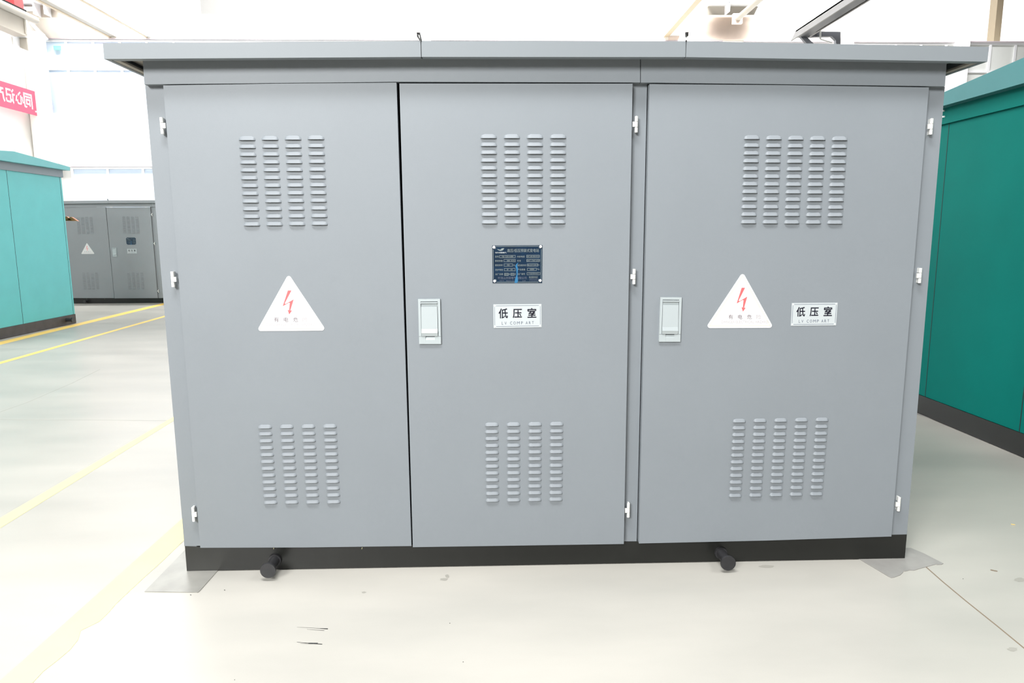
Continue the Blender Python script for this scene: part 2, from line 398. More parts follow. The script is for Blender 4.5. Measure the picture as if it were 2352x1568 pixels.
# warning triangles
def round_poly(pts, r, n=6):
    out = []
    for i in range(len(pts)):
        a, b_, c = Vector(pts[i - 1]), Vector(pts[i]), Vector(pts[(i + 1) % len(pts)])
        e1 = (a - b_).normalized(); e2 = (c - b_).normalized()
        ang = e1.angle(e2); dd = r / math.tan(ang / 2)
        p1, p2 = b_ + e1 * dd, b_ + e2 * dd
        ctr = b_ + (e1 + e2).normalized() * (r / math.sin(ang / 2))
        a1 = math.atan2(p1.y - ctr.y, p1.x - ctr.x); a2 = math.atan2(p2.y - ctr.y, p2.x - ctr.x)
        da = (a2 - a1 + PI) % (2 * PI) - PI
        for j in range(n + 1):
            t = a1 + da * j / n; out.append((ctr.x + r * math.cos(t), ctr.y + r * math.sin(t)))
    return out
def inset(pts, d):
    n = len(pts); ctr = Vector((sum(p[0] for p in pts) / n, sum(p[1] for p in pts) / n)); out = []
    for i in range(n):
        a, b_, c = Vector(pts[i - 1]), Vector(pts[i]), Vector(pts[(i + 1) % n])
        e1 = (a - b_).normalized(); e2 = (c - b_).normalized(); ang = e1.angle(e2)
        out.append(tuple(b_ + (e1 + e2).normalized() * (d / math.sin(ang / 2))))
    return out
def warn(parent, tri, off, sx):
    mb = MB()
    sheet = round_poly(tri, 5.6)
    mb.prism([py(u, v, DF - .0015) for u, v in sheet], (0, .0014, 0), 'signwhite')
    o1, o2 = inset(tri, 4.6), inset(tri, 5.4)
    for i in range(3):
        a, b_ = o1[i], o1[(i + 1) % 3]; c, d = o2[(i + 1) % 3], o2[i]
        mb.add([py(u, v, DF - .0017) for u, v in (a, b_, c, d)], [(0, 1, 2, 3)], 'yellowline')
    s = 1 / 9.8
    arrow = [(795, 460), (875, 460), (725, 748), (745, 764), (925, 660), (852, 905), (888, 912), (825, 1000), (790, 900), (822, 903), (838, 742), (820, 735), (678, 815)]
    P = lambda x, y, o=.0018: py(off[0] + (x - 810) * s * sx, off[1] + (y - 1362) * s, DF - o)
    # split the bolt into convex pieces
    A = arrow
    for idx in ((0, 1, 2, 12), (2, 3, 11, 12), (3, 4, 10, 11), (4, 5, 9, 10), (6, 7, 8)):
        mb.add([P(*A[i]) for i in idx], [tuple(range(len(idx)))], 'red')
    q = Quad(P(325, 1040, 0), P(1410, 1040, 0), P(1410, 1280, 0), P(325, 1280, 0))
    for ch, x0, x1, k in (('有', 485, 592, 'faint1'), ('电', 705, 805, 'faint1'), ('危', 918, 1028, 'faint1'), ('险', 1128, 1242, 'faint2')):
        qtext(mb, q, ch, (x0 - 325) / 1085, .10, (x1 - 325) / 1085, .52, .0018, k, .004)
    qtext(mb, q, 'DANGER ELECTRICAL HAZARD', .0, .66, 1, .90, .0018, 'faint2')
    FLAT.add('warning_sign')
    return mb.build('warning_sign', parent, label='white triangular sign with red lightning arrow and 有电危险')
warn(d1, [(662.7, 628.5), (749.5, 759), (589.6, 760.3)], (662.7, 758.9), 1)
warn(d3, [(1706.1, 624.3), (1776.9, 752.6), (1620.5, 753.4)], (1705.0, 752.6), .97)

def label_sign(parent, tl, tr, br, bl):
    q = qpx(tl, tr, br, bl, DF); mb = MB()
    qbox(mb, q, 0, 0, 1, 1, 0, .0016, 'signplate')
    for a in ((.055, .055, .945, .07), (.055, .93, .945, .945), (.022, .11, .029, .88), (.971, .11, .978, .88)):
        qbox(mb, q, *a, .0016, .0019, 'ink2')
    for u in (.03, .97):
        for v in (.055, .945):
            c = q(u, v, .0016); mb.tube(c, c + Vector((0, -.0012, 0)), .0032, .0022, 'signwhite', 12)
    for ch, u0, u1, v0, v1 in (('低', .105, .30, .175, .60), ('压', .40, .592, .20, .59), ('室', .705, .892, .165, .585)):
        qtext(mb, q, ch, u0, v0, u1, v1, .0020, 'ink', .018)
    for ch, u0, u1 in (('L', .17, .2), ('V', .228, .272), ('C', .345, .39), ('O', .412, .462), ('M', .487, .545), ('P', .572, .61), ('A', .668, .712), ('R', .735, .775), ('T', .80, .838)):
        qtext(mb, q, ch, u0, .735, u1, .862, .0020, 'ink2')
    FLAT.add('compartment_sign')
    return mb.build('compartment_sign', parent, label='white plate reading 低压室 LV COMP ART')
label_sign(d2, (1133.1, 698.7), (1243.7, 697.8), (1243.9, 751.1), (1133.8, 753.1))
label_sign(d3, (1818.5, 695.6), (1923.7, 694.8), (1919.9, 746.9), (1816.1, 748.1))

# data plate
def nameplate(parent):
    q = qpx((1130.6, 563.8), (1245.8, 563), (1245, 649.5), (1131.4, 649.9), DF); mb = MB()
    qbox(mb, q, 0, 0, 1, 1, 0, .0015, 'plate')
    L = 'plateline'; o = .0018
    X = lambda x: (x - 403) / 1497
    Yv = lambda y: (y - 178) / 1125
    def rect(x0, y0, x1, y1, k=L, oo=o): qbox(mb, q, X(x0), Yv(y0), X(x1), Yv(y1), .0015, oo, k)
    def frame(x0, y0, x1, y1, w=9):
        rect(x0, y0, x1, y0 + w); rect(x0, y1 - w, x1, y1); rect(x0, y0 + w, x0 + w, y1 - w); rect(x1 - w, y0 + w, x1, y1 - w)
    # blue wrinkled film: streaks
    def poly(pts, k, oo): mb.add([q(X(x), Yv(y), oo) for x, y in pts], [tuple(range(len(pts)))], k)
    poly([(1170, 690), (1178, 700), (1140, 770), (1168, 850), (1155, 1100), (1172, 1230), (1150, 1300), (1065, 1300), (1085, 1180), (1130, 1050), (1120, 880), (1090, 800), (1110, 750)], 'plateblue', .0021)
    # border, notched at rivets
    rect(500, 200, 1790, 212); rect(520, 1270, 1790, 1282); rect(425, 295, 437, 1190); rect(1862, 290, 1874, 1190)
    for x, y in ((455, 230), (1848, 222), (465, 1243), (1845, 1232)):
        c = q(X(x), Yv(y), .0015); mb.tube(c, c + Vector((0, -.0022, 0)), .0062, .0045, 'signwhite', 16)
        cc = [(x + 62 * math.cos(a), y + 62 * math.sin(a)) for a in [i * PI / 12 for i in range(24)]]
        for i in range(24):
            a = cc[i]; b_ = cc[(i + 1) % 24]
            ux = (a[0] + b_[0]) / 2; uy = (a[1] + b_[1]) / 2
            if 425 < ux < 1874 and 200 < uy < 1282 and (abs(ux - 1150) < 670) and abs(uy - 741) < 500:
                c2 = [(x + 52 * math.cos(t), y + 52 * math.sin(t)) for t in ((i + 1) * PI / 12, i * PI / 12)]
                poly([a, b_, c2[0], c2[1]], L, o)
    # check-mark emblem
    poly([(538, 280), (600, 292), (640, 305), (655, 340), (600, 325)], L, o + .0002)
    poly([(640, 305), (690, 262), (762, 258), (725, 315), (655, 340)], L, o + .0002)
    def T(s, x0, y0, x1, y1, k=L, b_=0): qtext(mb, q, s, X(x0), Yv(y0), X(x1), Yv(y1), o + .0002, k, b_)
    T('TSTY天阳电气', 485, 368, 822, 412, 'signplate', .02)
    T('高压/低压预装式变电站', 850, 280, 1798, 382)
    for s, x0, x1, y in (('型号', 485, 592, 510), ('额定容量', 485, 712, 635), ('额定频率', 485, 712, 765), ('防护等级', 492, 718, 903), ('出厂日期', 492, 718, 1035),
                         ('内部电弧', 1145, 1372, 512), ('标准', 1148, 1258, 635), ('高低/额定电流', 1155, 1418, 770), ('产品重量', 1165, 1388, 898), ('出厂编号', 1165, 1380, 1032)):
        T(s, x0, y - 28, x1, y + 28)
    for a in ((612, 470, 1095, 545), (745, 590, 1098, 668), (748, 722, 1012, 800), (752, 860, 1092, 937), (760, 1002, 885, 1080), (955, 1002, 1055, 1080),
              (1425, 465, 1820, 545), (1428, 590, 1828, 668), (1445, 725, 1775, 802), (1448, 855, 1732, 932), (1440, 985, 1840, 1060)): frame(*a)
    for s, x0, x1, y in (('YB-12/0.4-800', 680, 1032, 508), ('800  KVA', 845, 1075, 629), ('50', 845, 915, 761), ('IP   44', 840, 1005, 898), ('2022', 772, 875, 1041), ('03', 978, 1035, 1041),
                         ('IAC-AB-20KA/0.5s', 1450, 1805, 507), ('GB/T 17467-2020', 1440, 1815, 630), ('46.2/1154.7', 1455, 1765, 764), ('5000', 1530, 1655, 893), ('TYJ2203052', 1480, 1800, 1022)):
        T(s, x0, y - 20, x1, y + 20)
    T('Hz', 1030, 745, 1085, 785); T('A', 1785, 745, 1815, 782); T('Kg', 1752, 865, 1815, 915); T('年', 900, 1010, 940, 1068); T('月', 1066, 1010, 1098, 1068)
    T('平顶山天阳电气有限公司', 560, 1115, 1430, 1185, 'ink2'); T('TSTY', 610, 1218, 752, 1248, 'ink2'); T('Electric Co.', 820, 1215, 1060, 1250, 'ink2'); T('Ltd', 1308, 1212, 1395, 1248, 'ink2')
    T('售后服务电话', 1500, 1100, 1765, 1155); T('4000375077', 1510, 1172, 1768, 1200, 'ink2'); T('13703750377', 1512, 1220, 1768, 1246, 'ink2')
    FLAT.add('nameplate')
    return mb.build('nameplate', parent, label='dark blue data plate with silver lettering')
nameplate(d2)

# towing studs on the plinth
def stud(parent, u, v, L=.108):
    c = py(u, v, D); mb = MB(); x, z = c.x, c.z
    mb.tube((x, D + .002, z), (x, D - .012, z), .030, .028, 'stud', 24)
    mb.tube((x, D - .012, z), (x, D - L + .02, z), .0215, .0215, 'stud', 24)
    mb.tube((x, D - L + .02, z), (x, D - L + .008, z), .0215, .031, 'stud', 28)
    mb.tube((x, D - L + .008, z), (x, D - L, z), .0345, .0335, 'stud', 28)
    return mb.build('towing_stud', parent, label='round black lifting stud')
stud(ROOT, 632.5, 1284.5)
stud(ROOT, 1655, 1268.5)
# tie tips under door one
for u in (629.5, 832):
    c = py(u, 1259, D - .004); mb = MB(); mb.tube(c + Vector((0, 0, .005)), c + Vector((-.002, 0, -.003)), .0016, .0014, 'yellowline', 8)
    mb.build('cable_tie', ROOT, label='pale cable tie tip')

# ------------------------------------------------------------------ second grey cabinet far behind on the left: a copy, its grey shifted to suit the light there
dark = {}
def copy_tree(o, parent, swap):
    c = o.copy()
    if o.data:
        me = dark.get(o.data.name)
        if me is None:
            me = o.data.copy(); dark[o.data.name] = me
            for i, mm in enumerate(me.materials):
                if mm and mm.name in swap: me.materials[i] = M[swap[mm.name]]
        c.data = me
    COL.objects.link(c)
    if parent: c.parent = parent
    for ch in list(kids.get(o.name, [])): copy_tree(ch, c, swap)
    return c
kids = {}
for o in list(COL.objects):
    if o.parent: kids.setdefault(o.parent.name, []).append(o)
far = copy_tree(ROOT, None, {'grey_powder_coat': 'grey2', 'roof_grey': 'grey2'})
fl = pz(369, 695.5)
far.location = (py(262.5, 672, fl.y).x - (py(945, 1250, D).x - ROOT.location.x), fl.y, 0)
far['label'] = 'grey cabinet far back between the pale teal cabinet and the big grey one'

# ================================================================== TEAL CABINETS
def teal_cabinet(xface, sgn, y0, y1, zeave, zapex, depthx, label, cols, seams, oh=.1, basek='black'):
    """gable-ended box; the end wall lies in plane X=xface and faces -sgn*X"""
    body_k, roof_k, trim_k = cols
    ym = (y0 + y1) / 2
    root = thing('substation_cabinet', (xface + sgn * depthx / 2, ym, 0), label, 'electrical cabinet')
    S = sgn
    mb = MB(); mb.box((xface, y0, .16), (xface + S * depthx, y1, zeave - .0), body_k)
    mb.build('body', root, bevel=.004)
    mb = MB(); mb.box((xface - S * .004, y0 - .004, .005), (xface + S * (depthx + .004), y1 + .004, .16), basek); mb.build('plinth', root, label='black plinth')
    mb = MB(); mb.box((xface - S * .022, y0 - .02, zeave - .13), (xface + S * (depthx + .02), y1 + .02, zeave - .002), trim_k); mb.build('trim_band', root)
    xo0, xo1 = xface - S * oh, xface + S * (depthx + oh)
    mb = MB()
    pts = [(xo0, y0 - oh, zeave - .01), (xo0, y1 + oh, zeave - .01), (xo0, y1 + oh, zeave + .05), (xo0, ym, zapex), (xo0, y0 - oh, zeave + .05)]
    mb.prism(pts, (xo1 - xo0, 0, 0), roof_k); mb.build('roof', root, bevel=.004)
    for (ya, wz0, wz1) in seams:
        mb = MB(); mb.box((xface - S * .0012, ya - .003, wz0), (xface + S * .001, ya + .003, wz1), 'seam'); mb.build('panel_seam', root)
    return root
# left, pale teal
XL = -6.27
f0 = pz(174.5, 742); XL = f0.x
yfar = f0.y; yn = yfar - 2.55
zt = px(160, 391.5, XL + .1).z
s1 = px(14, 390, XL).y; s2 = px(136.4, 403.5, XL).y
LC = teal_cabinet(XL, -1, yn, yfar, zt + .01, px(53, 351, XL + .1).z, 2.4, 'pale teal gabled cabinet at the left edge with dusty black plinth',
                  ('tealpale', 'tealpaleroof', 'greytrim'), [(s1, .16, zt - .12), (s2, .16, zt - .12)], .1, 'dirtyblack')
c = px(152, 736, XL); mb = MB(); mb.tube((XL, c.y, .09), (XL + .1, c.y, .09), .03, .03, 'stud', 16); mb.tube((XL + .1, c.y, .09), (XL + .12, c.y, .09), .045, .045, 'stud', 16)
mb.build('towing_stud', LC, label='black stub on the plinth')
# right, dark teal
g0 = pz(2111.7, 945); g1 = pz(2352, 1059)
XR = (g0.x + g1.x) / 2
e = px(2200, 233.5, XR - .1)
zap = px(2352, 133.7, XR - .1)
zlo = px(2171, 214, XR - .1)
y1r = g0.y + .25; slope = (zap.z - zlo.z) / (zlo.y - zap.y)
ymid = 4.1; y0r = 2 * ymid - y1r
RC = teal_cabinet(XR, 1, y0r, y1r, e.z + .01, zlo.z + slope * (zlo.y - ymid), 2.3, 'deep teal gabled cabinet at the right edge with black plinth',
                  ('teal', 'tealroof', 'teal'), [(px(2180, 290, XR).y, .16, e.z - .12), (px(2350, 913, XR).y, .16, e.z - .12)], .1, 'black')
print('XL', XL, yfar, zt, 'XR', g0, g1, e, zap, zlo)
for v in (254, 268):
    c = px(2169, v, XR - .022); mb = MB(); mb.tube(c, c - Vector((.012, 0, 0)), .008, .006, 'chrome', 10); mb.build('bolt', RC)
# steel sheet under its far corner
c = pz(2140, 960); 
mb = MB(); pts = [pz(2105, 944), pz(2150, 962), pz(2143, 963), pz(2105, 952)]
pts = [Vector((p.x, p.y, .004)) for p in pts]
mb.prism(pts, (0, 0, -.003), 'steelplate2'); tag(mb.build('steel_sheet'), 'sliver of grey steel sheet under the deep teal cabinet plinth', 'steel sheet')

# copper bars
mb = MB(); Yc = yfar + .35
for pts in (((140, 500), (153, 497), (165, 506), (140, 507)), ((161.5, 498), (164.5, 498.5), (178.5, 507.5), (150, 507))):
    P = [py(u, v, Yc) for u, v in pts]; mb.prism(P, (0, .05, 0), 'copper')
a = py(140, 503, Yc); mb.box((a.x - .02, Yc, 0), (a.x + .02, Yc + .05, a.z + .02), 'steel')
tag(mb.build('copper_bracket'), 'pointed orange copper pieces poking out from behind the pale teal cabinet', 'bracket')

# ================================================================== FLOOR
mb = MB(); mb.box((-16, -4, -.1), (14, 42, 0), 'floor')
def strip_px(mb, a, b_, w0, w1, k, z=.0006, n=1):
    A, B = pz(*a), pz(*b_); d = (B - A).normalized(); nrm = Vector((-d.y, d.x, 0))
    P = [A + nrm * w0 / 2, B + nrm * w1 / 2, B - nrm * w1 / 2, A - nrm * w0 / 2]
    mb.add([(p.x, p.y, z) for p in P], [(0, 1, 2, 3)], k)
# saw joint running right
js = [(2126, 1301), (2167, 1337), (2220, 1381), (2290, 1437), (2352, 1488), (2420, 1545)]
for i in range(len(js) - 1): strip_px(mb, js[i], js[i + 1], .006, .006, 'joint')
jl = [(0, 946), (60, 925), (165, 880), (230, 848)]
for i in range(3): strip_px(mb, jl[i], jl[i + 1], .012, .01, 'joint2')
strip_px(mb, (0, 963), (400, 966), .012, .012, 'joint2')
def blob(mb, u, v, ru, rv, k, n=14, z=.0007):
    P = []
    for i in range(n):
        a = 2 * PI * i / n; f = 1 + .25 * random.uniform(-1, 1)
        p = pz(u + ru * f * math.cos(a), v + rv * f * math.sin(a)); P.append((p.x, p.y, z))
    mb.add(P, [tuple(range(n))], k)
for a, b_, w in (((682, 1474.6), (740, 1479.2), .004), ((700, 1476.5), (730, 1476.8), .004), ((690, 1478), (738, 1479), .002),
                 ((682, 1440), (752, 1444), .002), ((735, 1443), (753, 1444), .006), ((705, 1445), (745, 1448), .002)):
    strip_px(mb, a, b_, w * .4, w, 'scuff', .0008)
blob(mb, 714, 1477.3, 7, 1.6, 'scuff', z=.0009)
for u, v, a, b_, k in ((1020, 1330, 9, 3, 'smudge'), (1027, 1323, 5, 4, 'smudge'), (836, 1360, 5, 2, 'smudge'), (2342, 1331, 12, 4, 'smudge'), (2325, 1490, 12, 4.5, 'smudge'),
                    (516, 1355, 1.2, 1, 'scuff'), (1033, 1431, 1, .8, 'scuff'), (1064, 1520, 1.2, .8, 'scuff'), (539, 1561, 1.2, .8, 'scuff'), (438, 1366, 1.6, .9, 'scuff'), (2212, 1329, 1, .8, 'scuff'), (1762, 1300, 18, 3, 'smudge')):
    blob(mb, u, v, a, b_, k)
fl_ = mb.build('floor', kind='structure')

# tapes -----------------------------------------------------------
def tape(near_l, near_r, far_l, far_r, k, label, ragged=False):
    a, b_, c, d = pz(*near_l), pz(*near_r), pz(*far_r), pz(*far_l); mb = MB(); L, R = [], []
    n = 24 if ragged else 2
    for i in range(n + 1):
        t = i / n
        jt = .012 * random.uniform(-1, 1) * (1 - t) ** 2 if ragged and i else 0
        L.append(a.lerp(d, t)); R.append(b_.lerp(c, t) + Vector((jt - (.035 if ragged and i in (5,) else 0), 0, 0)))
    vs = [(p.x, p.y, .0010) for p in L + R]; m_ = len(L)
    mb.add(vs, [(i, m_ + i, m_ + i + 1, i + 1) for i in range(m_ - 1)], k)
    return tag(mb.build('floor_tape'), label, 'floor marking tape', 'yellow tape lines on the floor')
tape((-30, 1590), (75, 1568), (500, 1118), (500, 1168), 'tape', 'wide pale yellow tape running into the bottom left corner', True)
tape((-60, 1224.5), (-60, 1250), (510, 892), (510, 897), 'tape', 'pale yellow tape crossing the open floor left of the big cabinet, second from the camera')
tape((-60, 848), (-60, 853), (520, 685), (520, 687.5), 'tape2', 'amber tape line in the middle distance, nearer of the pair below the far grey cabinet')
tape((-60, 799), (-60, 806.5), (520, 661.5), (520, 665), 'tape2', 'amber tape line running along the plinth of the pale teal cabinet')

# steel sheets under the plinth corners
def sheet(pts, k, label):
    mb = MB(); P = [pz(u, v, .003) for u, v in pts]; mb.prism(P, (0, 0, -.0025), k)
    return tag(mb.build('steel_sheet', ), label, 'steel sheet', 'steel sheets under the cabinets')
sheet([(332, 1357.5), (454, 1359.5), (458, 1357), (497, 1313), (545, 1262), (435, 1252)], 'steelplate', 'shiny grey steel sheet with square corner under the left end of the big plinth')
sheet([(1981, 1287.5), (1960, 1275), (2040, 1252), (2081, 1257.7), (2092, 1257.7), (2120.5, 1269.4), (2167, 1293.3), (2163, 1295.3), (2153, 1296), (2149, 1295), (2127, 1301), (2113, 1304.5),
       (2100, 1308.8), (2090, 1308.5), (2080, 1310.8), (2075, 1311), (2074, 1314), (2068, 1319.5), (2055, 1324.6), (2047, 1325.9), (2042, 1323.5)], 'steelplate2',
      'dull grey steel sheet with torn edge under the right end of the big plinth')
# litter
def chip(u, v, s, k, name, label, cat):
    c = pz(u, v); mb = MB(); mb.prism([(c.x - s, c.y + s * .5, .004), (c.x + s * .9, c.y - s * .6, .004), (c.x + s, c.y - s * .2, .003), (c.x - s * .7, c.y + s * .9, .003)], (0, 0, -.0028), k)
    tag(mb.build(name), label, cat)
chip(2283, 1311, .012, 'joint', 'wood_chip', 'small tan splinter lying on the floor right of the torn sheet', 'wood chip')
chip(2327, 1205, .008, 'tape2', 'paint_flake', 'tiny yellow flake on the floor below the deep teal cabinet', 'paint flake')

# ================================================================== HALL BEHIND
YW = 20.0
def wx(u, v=300): return py(u, v, YW).x
def wz(v, u=300): return py(u, v, YW).z
XLW = wx(104)
def st(name, mb, kind='structure', parent=None):
    o = mb.build(name, parent)
    if not parent: o['kind'] = kind
    return o
ztop = wz(33, 600); zw1 = wz(90.5, 300); zw1b = wz(264, 200); zl1 = wz(383, 250)
mb = MB()
mb.box((XLW, YW, zw1), (12, YW + .3, ztop), 'cream')                         # glossy upper band
mb.box((XLW, YW, zl1), (12, YW + .3, zw1b), 'wall')                            # spandrel
mb.box((XLW, YW + .12, 0), (12, YW + .3, zl1), 'wall')
mb.box((XLW, YW + .12, zw1b), (12, YW + .3, zw1), 'wall')
st('wall_back', mb)
mb = MB(); xa, xb = wx(1536, 60), wx(1735, 60); mb.box((xa, YW - .02, zw1 + .03), (xb, YW, ztop - .01), 'pinkcream'); st('reflection_panel', mb)  # panel added to paint a pinkish reflection on the upper band
mb = MB(); mb.box((XLW - .3, -3, 0), (XLW, YW, ztop), 'wall'); st('wall_left', mb)
mb = MB(); mb.box((-16, 41.5, 0), (14, 42, 16), 'wall'); st('wall_far', mb)
# windows: frames + panes. upper row in bays, lower row
def window(n, x0, x1, z0, z1, pitch, transoms, gk):
    mb = MB(); w = .032
    mb.box((x0, YW + .02, z1 - .06), (x1, YW + .05, z1), 'frame'); mb.box((x0, YW + .02, z0), (x1, YW + .05, z0 + .06), 'frame')
    mb.box((x0, YW - .02, z1), (x1, YW + .04, z1 + .025), 'framepink')
    x = x0
    while x < x1 + .01:
        mb.box((x - w, YW + .022, z0 + .001), (x + w, YW + .049, z1 - .001), 'frame'); x += pitch
    for t in transoms: mb.box((x0, YW + .024, t - .03), (x1, YW + .048, t + .03), 'frame')
    fr = mb.build('window_%d' % n); fr['kind'] = 'structure'
    g = MB(); g.box((x0, YW + .055, z0), (x1, YW + .11, z1), gk); g.build('window_pane', fr)
pitch = wx(229) - wx(168)
window(1, wx(108), wx(966, 90) , zw1b, zw1, pitch, [wz(158, 200)], 'glass')
window(2, wx(990, 90), wx(1660, 92), zw1b, zw1, pitch, [wz(158, 200)], 'glass2')
window(3, wx(1708, 94), wx(2194, 97), zw1b, py(1950, 96.5, YW).z, pitch, [wz(158, 200)], 'glass2')
window(4, wx(2220, 97), wx(2600, 97), zw1b, py(2280, 97, YW).z, pitch, [py(2280, 164, YW).z, py(2280, 130, YW).z - .9], 'glass2')
window(5, wx(165, 400), wx(1000, 400), .1, zl1, pitch * 1.35, [], 'glass')
# green exit sign behind first pane
mb = MB(); p = py(127, 108, YW - .1); mb.box((p.x - .09, YW - .03, p.z - .05), (p.x + .09, YW - .005, p.z + .05), 'exit'); tag(mb.build('exit_sign'), 'tiny pale green exit sign in the corner of the far left window', 'sign')
# pilaster between right bays and tan post on far right
mb = MB(); mb.box((wx(2198, 97), YW - .2, 0), (wx(2218, 97), YW, ztop), 'wall'); st('trim_2', mb)
mb = MB(); mb.box((wx(1925, 60), YW - .15, 0), (wx(1958, 60), YW, ztop), 'cream'); st('trim_3', mb)
mb = MB(); mb.box((wx(2341, 20), YW + .9, 0), (wx(2356, 20), YW + 1.2, 10), 'steeldk'); st('trim_4', mb)
# cream column in the left corner
mb = MB(); mb.tube((XLW + .28, YW - .55, 0), (XLW + .28, YW - .55, zw1), .26, .26, 'cream', 24)
st('trim_5', mb)
# reflected banner built as a solid one on the left wall, so it reads mirrored
XB = XLW + .32
bc = [px(u, v, XB) for u, v in ((-40, 177), (117, 221.5), (120.5, 275), (-40, 238))]
mb = MB(); z0, z1 = (bc[2].z), (bc[1].z)
ya, yb = px(-40, 200, XB).y, bc[1].y
bq = Quad((XB, ya, z1), (XB, yb, z1), (XB, yb, z0), (XB, ya, z0)); bq.n = Vector((1, 0, 0))
qbox(mb, bq, 0, 0, 1, 1, -.012, 0, 'banner')
def btext(ch, u0p, u1p, v0, v1, bold=.02):
    y0_, y1_ = px(u0p, 235, XB).y, px(u1p, 235, XB).y
    U0, U1 = (y0_ - ya) / (yb - ya), (y1_ - ya) / (yb - ya)
    vs, fs = glyphs(ch, bold)
    mb.add([bq(U1 + (U0 - U1) * x, v0 + (v1 - v0) * y, .004) for x, y in vs], fs, 'bannertext')
btext('同', 55, 74, .18, .78); btext('心', 36, 54.5, .2, .72); btext('记', 14, 35, .18, .78); btext('产', -12, 12.5, .16, .78)
btext('高低压预装式变电站', 78, 110, .80, .88, .03); btext('安全生产质量第一', 84, 105, .90, .95, .03)
FLAT.add('banner')
tag(mb.build('banner'), 'reflection of a red banner with mirrored white characters high at the left edge', 'banner')

# crane runway, top left
XG = XLW + .75
def dbeam(mb, a, b_, hz, wx_, k, X, yn_):
    pass
p0 = px(56, 37, XG); p1 = px(56, 82, XG); YE = p0.y
R = thing('crane_runway', (XG, YE - 3, p1.z), 'cream crane runway girder with pipe rail in the top left corner', 'crane girder')
mb = MB()
mb.box((XG - .02, YE - 7, p1.z + .03), (XG, YE, p0.z - .03), 'steel')
mb.box((XG - .28, YE - 7, p1.z), (XG + .02, YE, p1.z + .04), 'steel'); mb.box((XG - .28, YE - 7, p0.z - .04), (XG + .02, YE, p0.z), 'steel')
for i in range(5): mb.box((XG, YE - .06 - i * 1.2, p1.z + .03), (XG + .02, YE - i * 1.2, p0.z - .03), 'steel')
mb.build('girder', R)
mb = MB(); pr = px(82, 45, XG + .12); mb.tube((XG + .12, YE - 7, pr.z - .02), (XG + .12, pr.y, pr.z - .02), .085, .085, 'steel', 16); mb.build('rail', R)
ph = px(47, 22, XG - .05)
H = thing('hoist_motor', (XG, px(42, 10, XG).y, p0.z), 'red hoist box with black underside riding above the cream runway girder', 'hoist')
y0h, y1h = px(30, 10, XG).y, px(52, 20, XG).y
zb_ = px(52, 22, XG).z
mb = MB(); mb.box((XG - .3, y0h, zb_), (XG + .03, y1h, zb_ + .9), 'hoist'); mb.build('housing', H)
mb = MB(); mb.box((XG - .3, y0h - 4, zb_ - .05), (XG + .06, y1h + .04, zb_ - .003), 'seam'); mb.build('chassis', H)
mb = MB(); mb.box((XG - .25, y0h - .5, p0.z + .002), (XG - .05, y1h - .1, zb_ - .05), 'stud'); mb.build('wheel_block', H)
# corbel carrying it
mb = MB(); Yk = YE + .25
K = [py(u, v, Yk) for u, v in ((22, 70), (60, 82), (64, 117), (29, 102))]
mb.prism(K, (0, .04, 0), 'steel')
a = py(27, 84, Yk); b2 = py(61, 84, Yk); mb.box((a.x, Yk - .25, a.z - .02), (b2.x, Yk + .2, a.z + .02), 'frame')
a = py(42, 84, Yk); mb.box((a.x - .02, Yk - .2, py(46, 108, Yk).z), (a.x + .02, Yk, a.z), 'frame')
tag(mb.build('wall_bracket'), 'cream steel corbel bracket under the runway girder at top left', 'bracket')
# stiffened column head plates above the wall band
def head(u0, name_label, pieces, Yh):
    mb = MB()
    for kind, a in pieces:
        if kind == 'plate': 
            mb.prism([py(u, v, Yh) for u, v in a], (0, .02, 0), 'steel')
        elif kind == 'dark':
            mb.prism([py(u, v, Yh - .01) for u, v in a], (0, .02, 0), 'steeldk')
        else:
            (ua, va, ub, vb) = a; p, q_ = py(ua, va, Yh), py(ub, vb, Yh)
            mb.box((min(p.x, q_.x), Yh - .3, min(p.z, q_.z)), (max(p.x, q_.x), Yh - .001, max(p.z, q_.z)), 'frame')
    return tag(mb.build('beam_bracket'), name_label, 'bracket')
head(57, 'cream steel column head with stiffener plates left of the far windows', [
    ('plate', ((54, -12), (110, -12), (128, 10), (142, 18), (143, 40), (54, 40))),
    ('rib', (55, -10, 58, 40)), ('rib', (90, -10, 93.5, 40)), ('rib', (57, 10.5, 135, 12.5)), ('rib', (58, 24, 91, 26)),
    ('rib', (115, 13, 119, 40)), ('dark', ((142, 20), (170, 33), (142, 33)))], YW - .06 - .3)
head(1690, 'cream steel column head with stiffener plates above the painted blush reflection', [
    ('plate', ((1622, 12), (1640, -8), (1752, -8), (1732, 34), (1625, 34))),
    ('rib', (1624, 13, 1748, 15)), ('rib', (1665, -8, 1668, 34)), ('rib', (1714, -8, 1716, 14)),
    ('dark', ((1612, 33), (1620, 24), (1624, 33)))], YW - .06 - .3)
# depthwise rafters above the wall
def rafter(u_a, u_b, h, w, k, kb, label):
    # bottom-left/bottom-right edge pixels at top of frame (v=0) at distance YW+6
    P = py(u_a, 0, YW - 3); Q = py(u_b, 0, YW - 3); mb = MB()
    mb.box((P.x, YW - 9, P.z), (Q.x, YW + 14, P.z + h), k)
    mb.box((P.x - .01, YW - 9, P.z - .02), (P.x + (Q.x - P.x) * .3, YW + 14, P.z), kb)
    return tag(mb.build('roof_beam'), label, 'roof beam', 'roof beams above the far windows')
rafter(84, 106, .5, .2, 'steel', 'steeldk', 'cream roof beam with tan underside at top left beside the column head')
rafter(186, 200, .45, .2, 'frame', 'steeldk', 'slim white roof beam with tan underside, right of the other top left beam')
rafter(1598, 1640, .5, .2, 'frame', 'steeldk', 'white roof beam at top right running over the painted blush reflection')
P = py(1695, 42, YW - 1.5); mb = MB()
d0 = px(1742, 0, P.x)
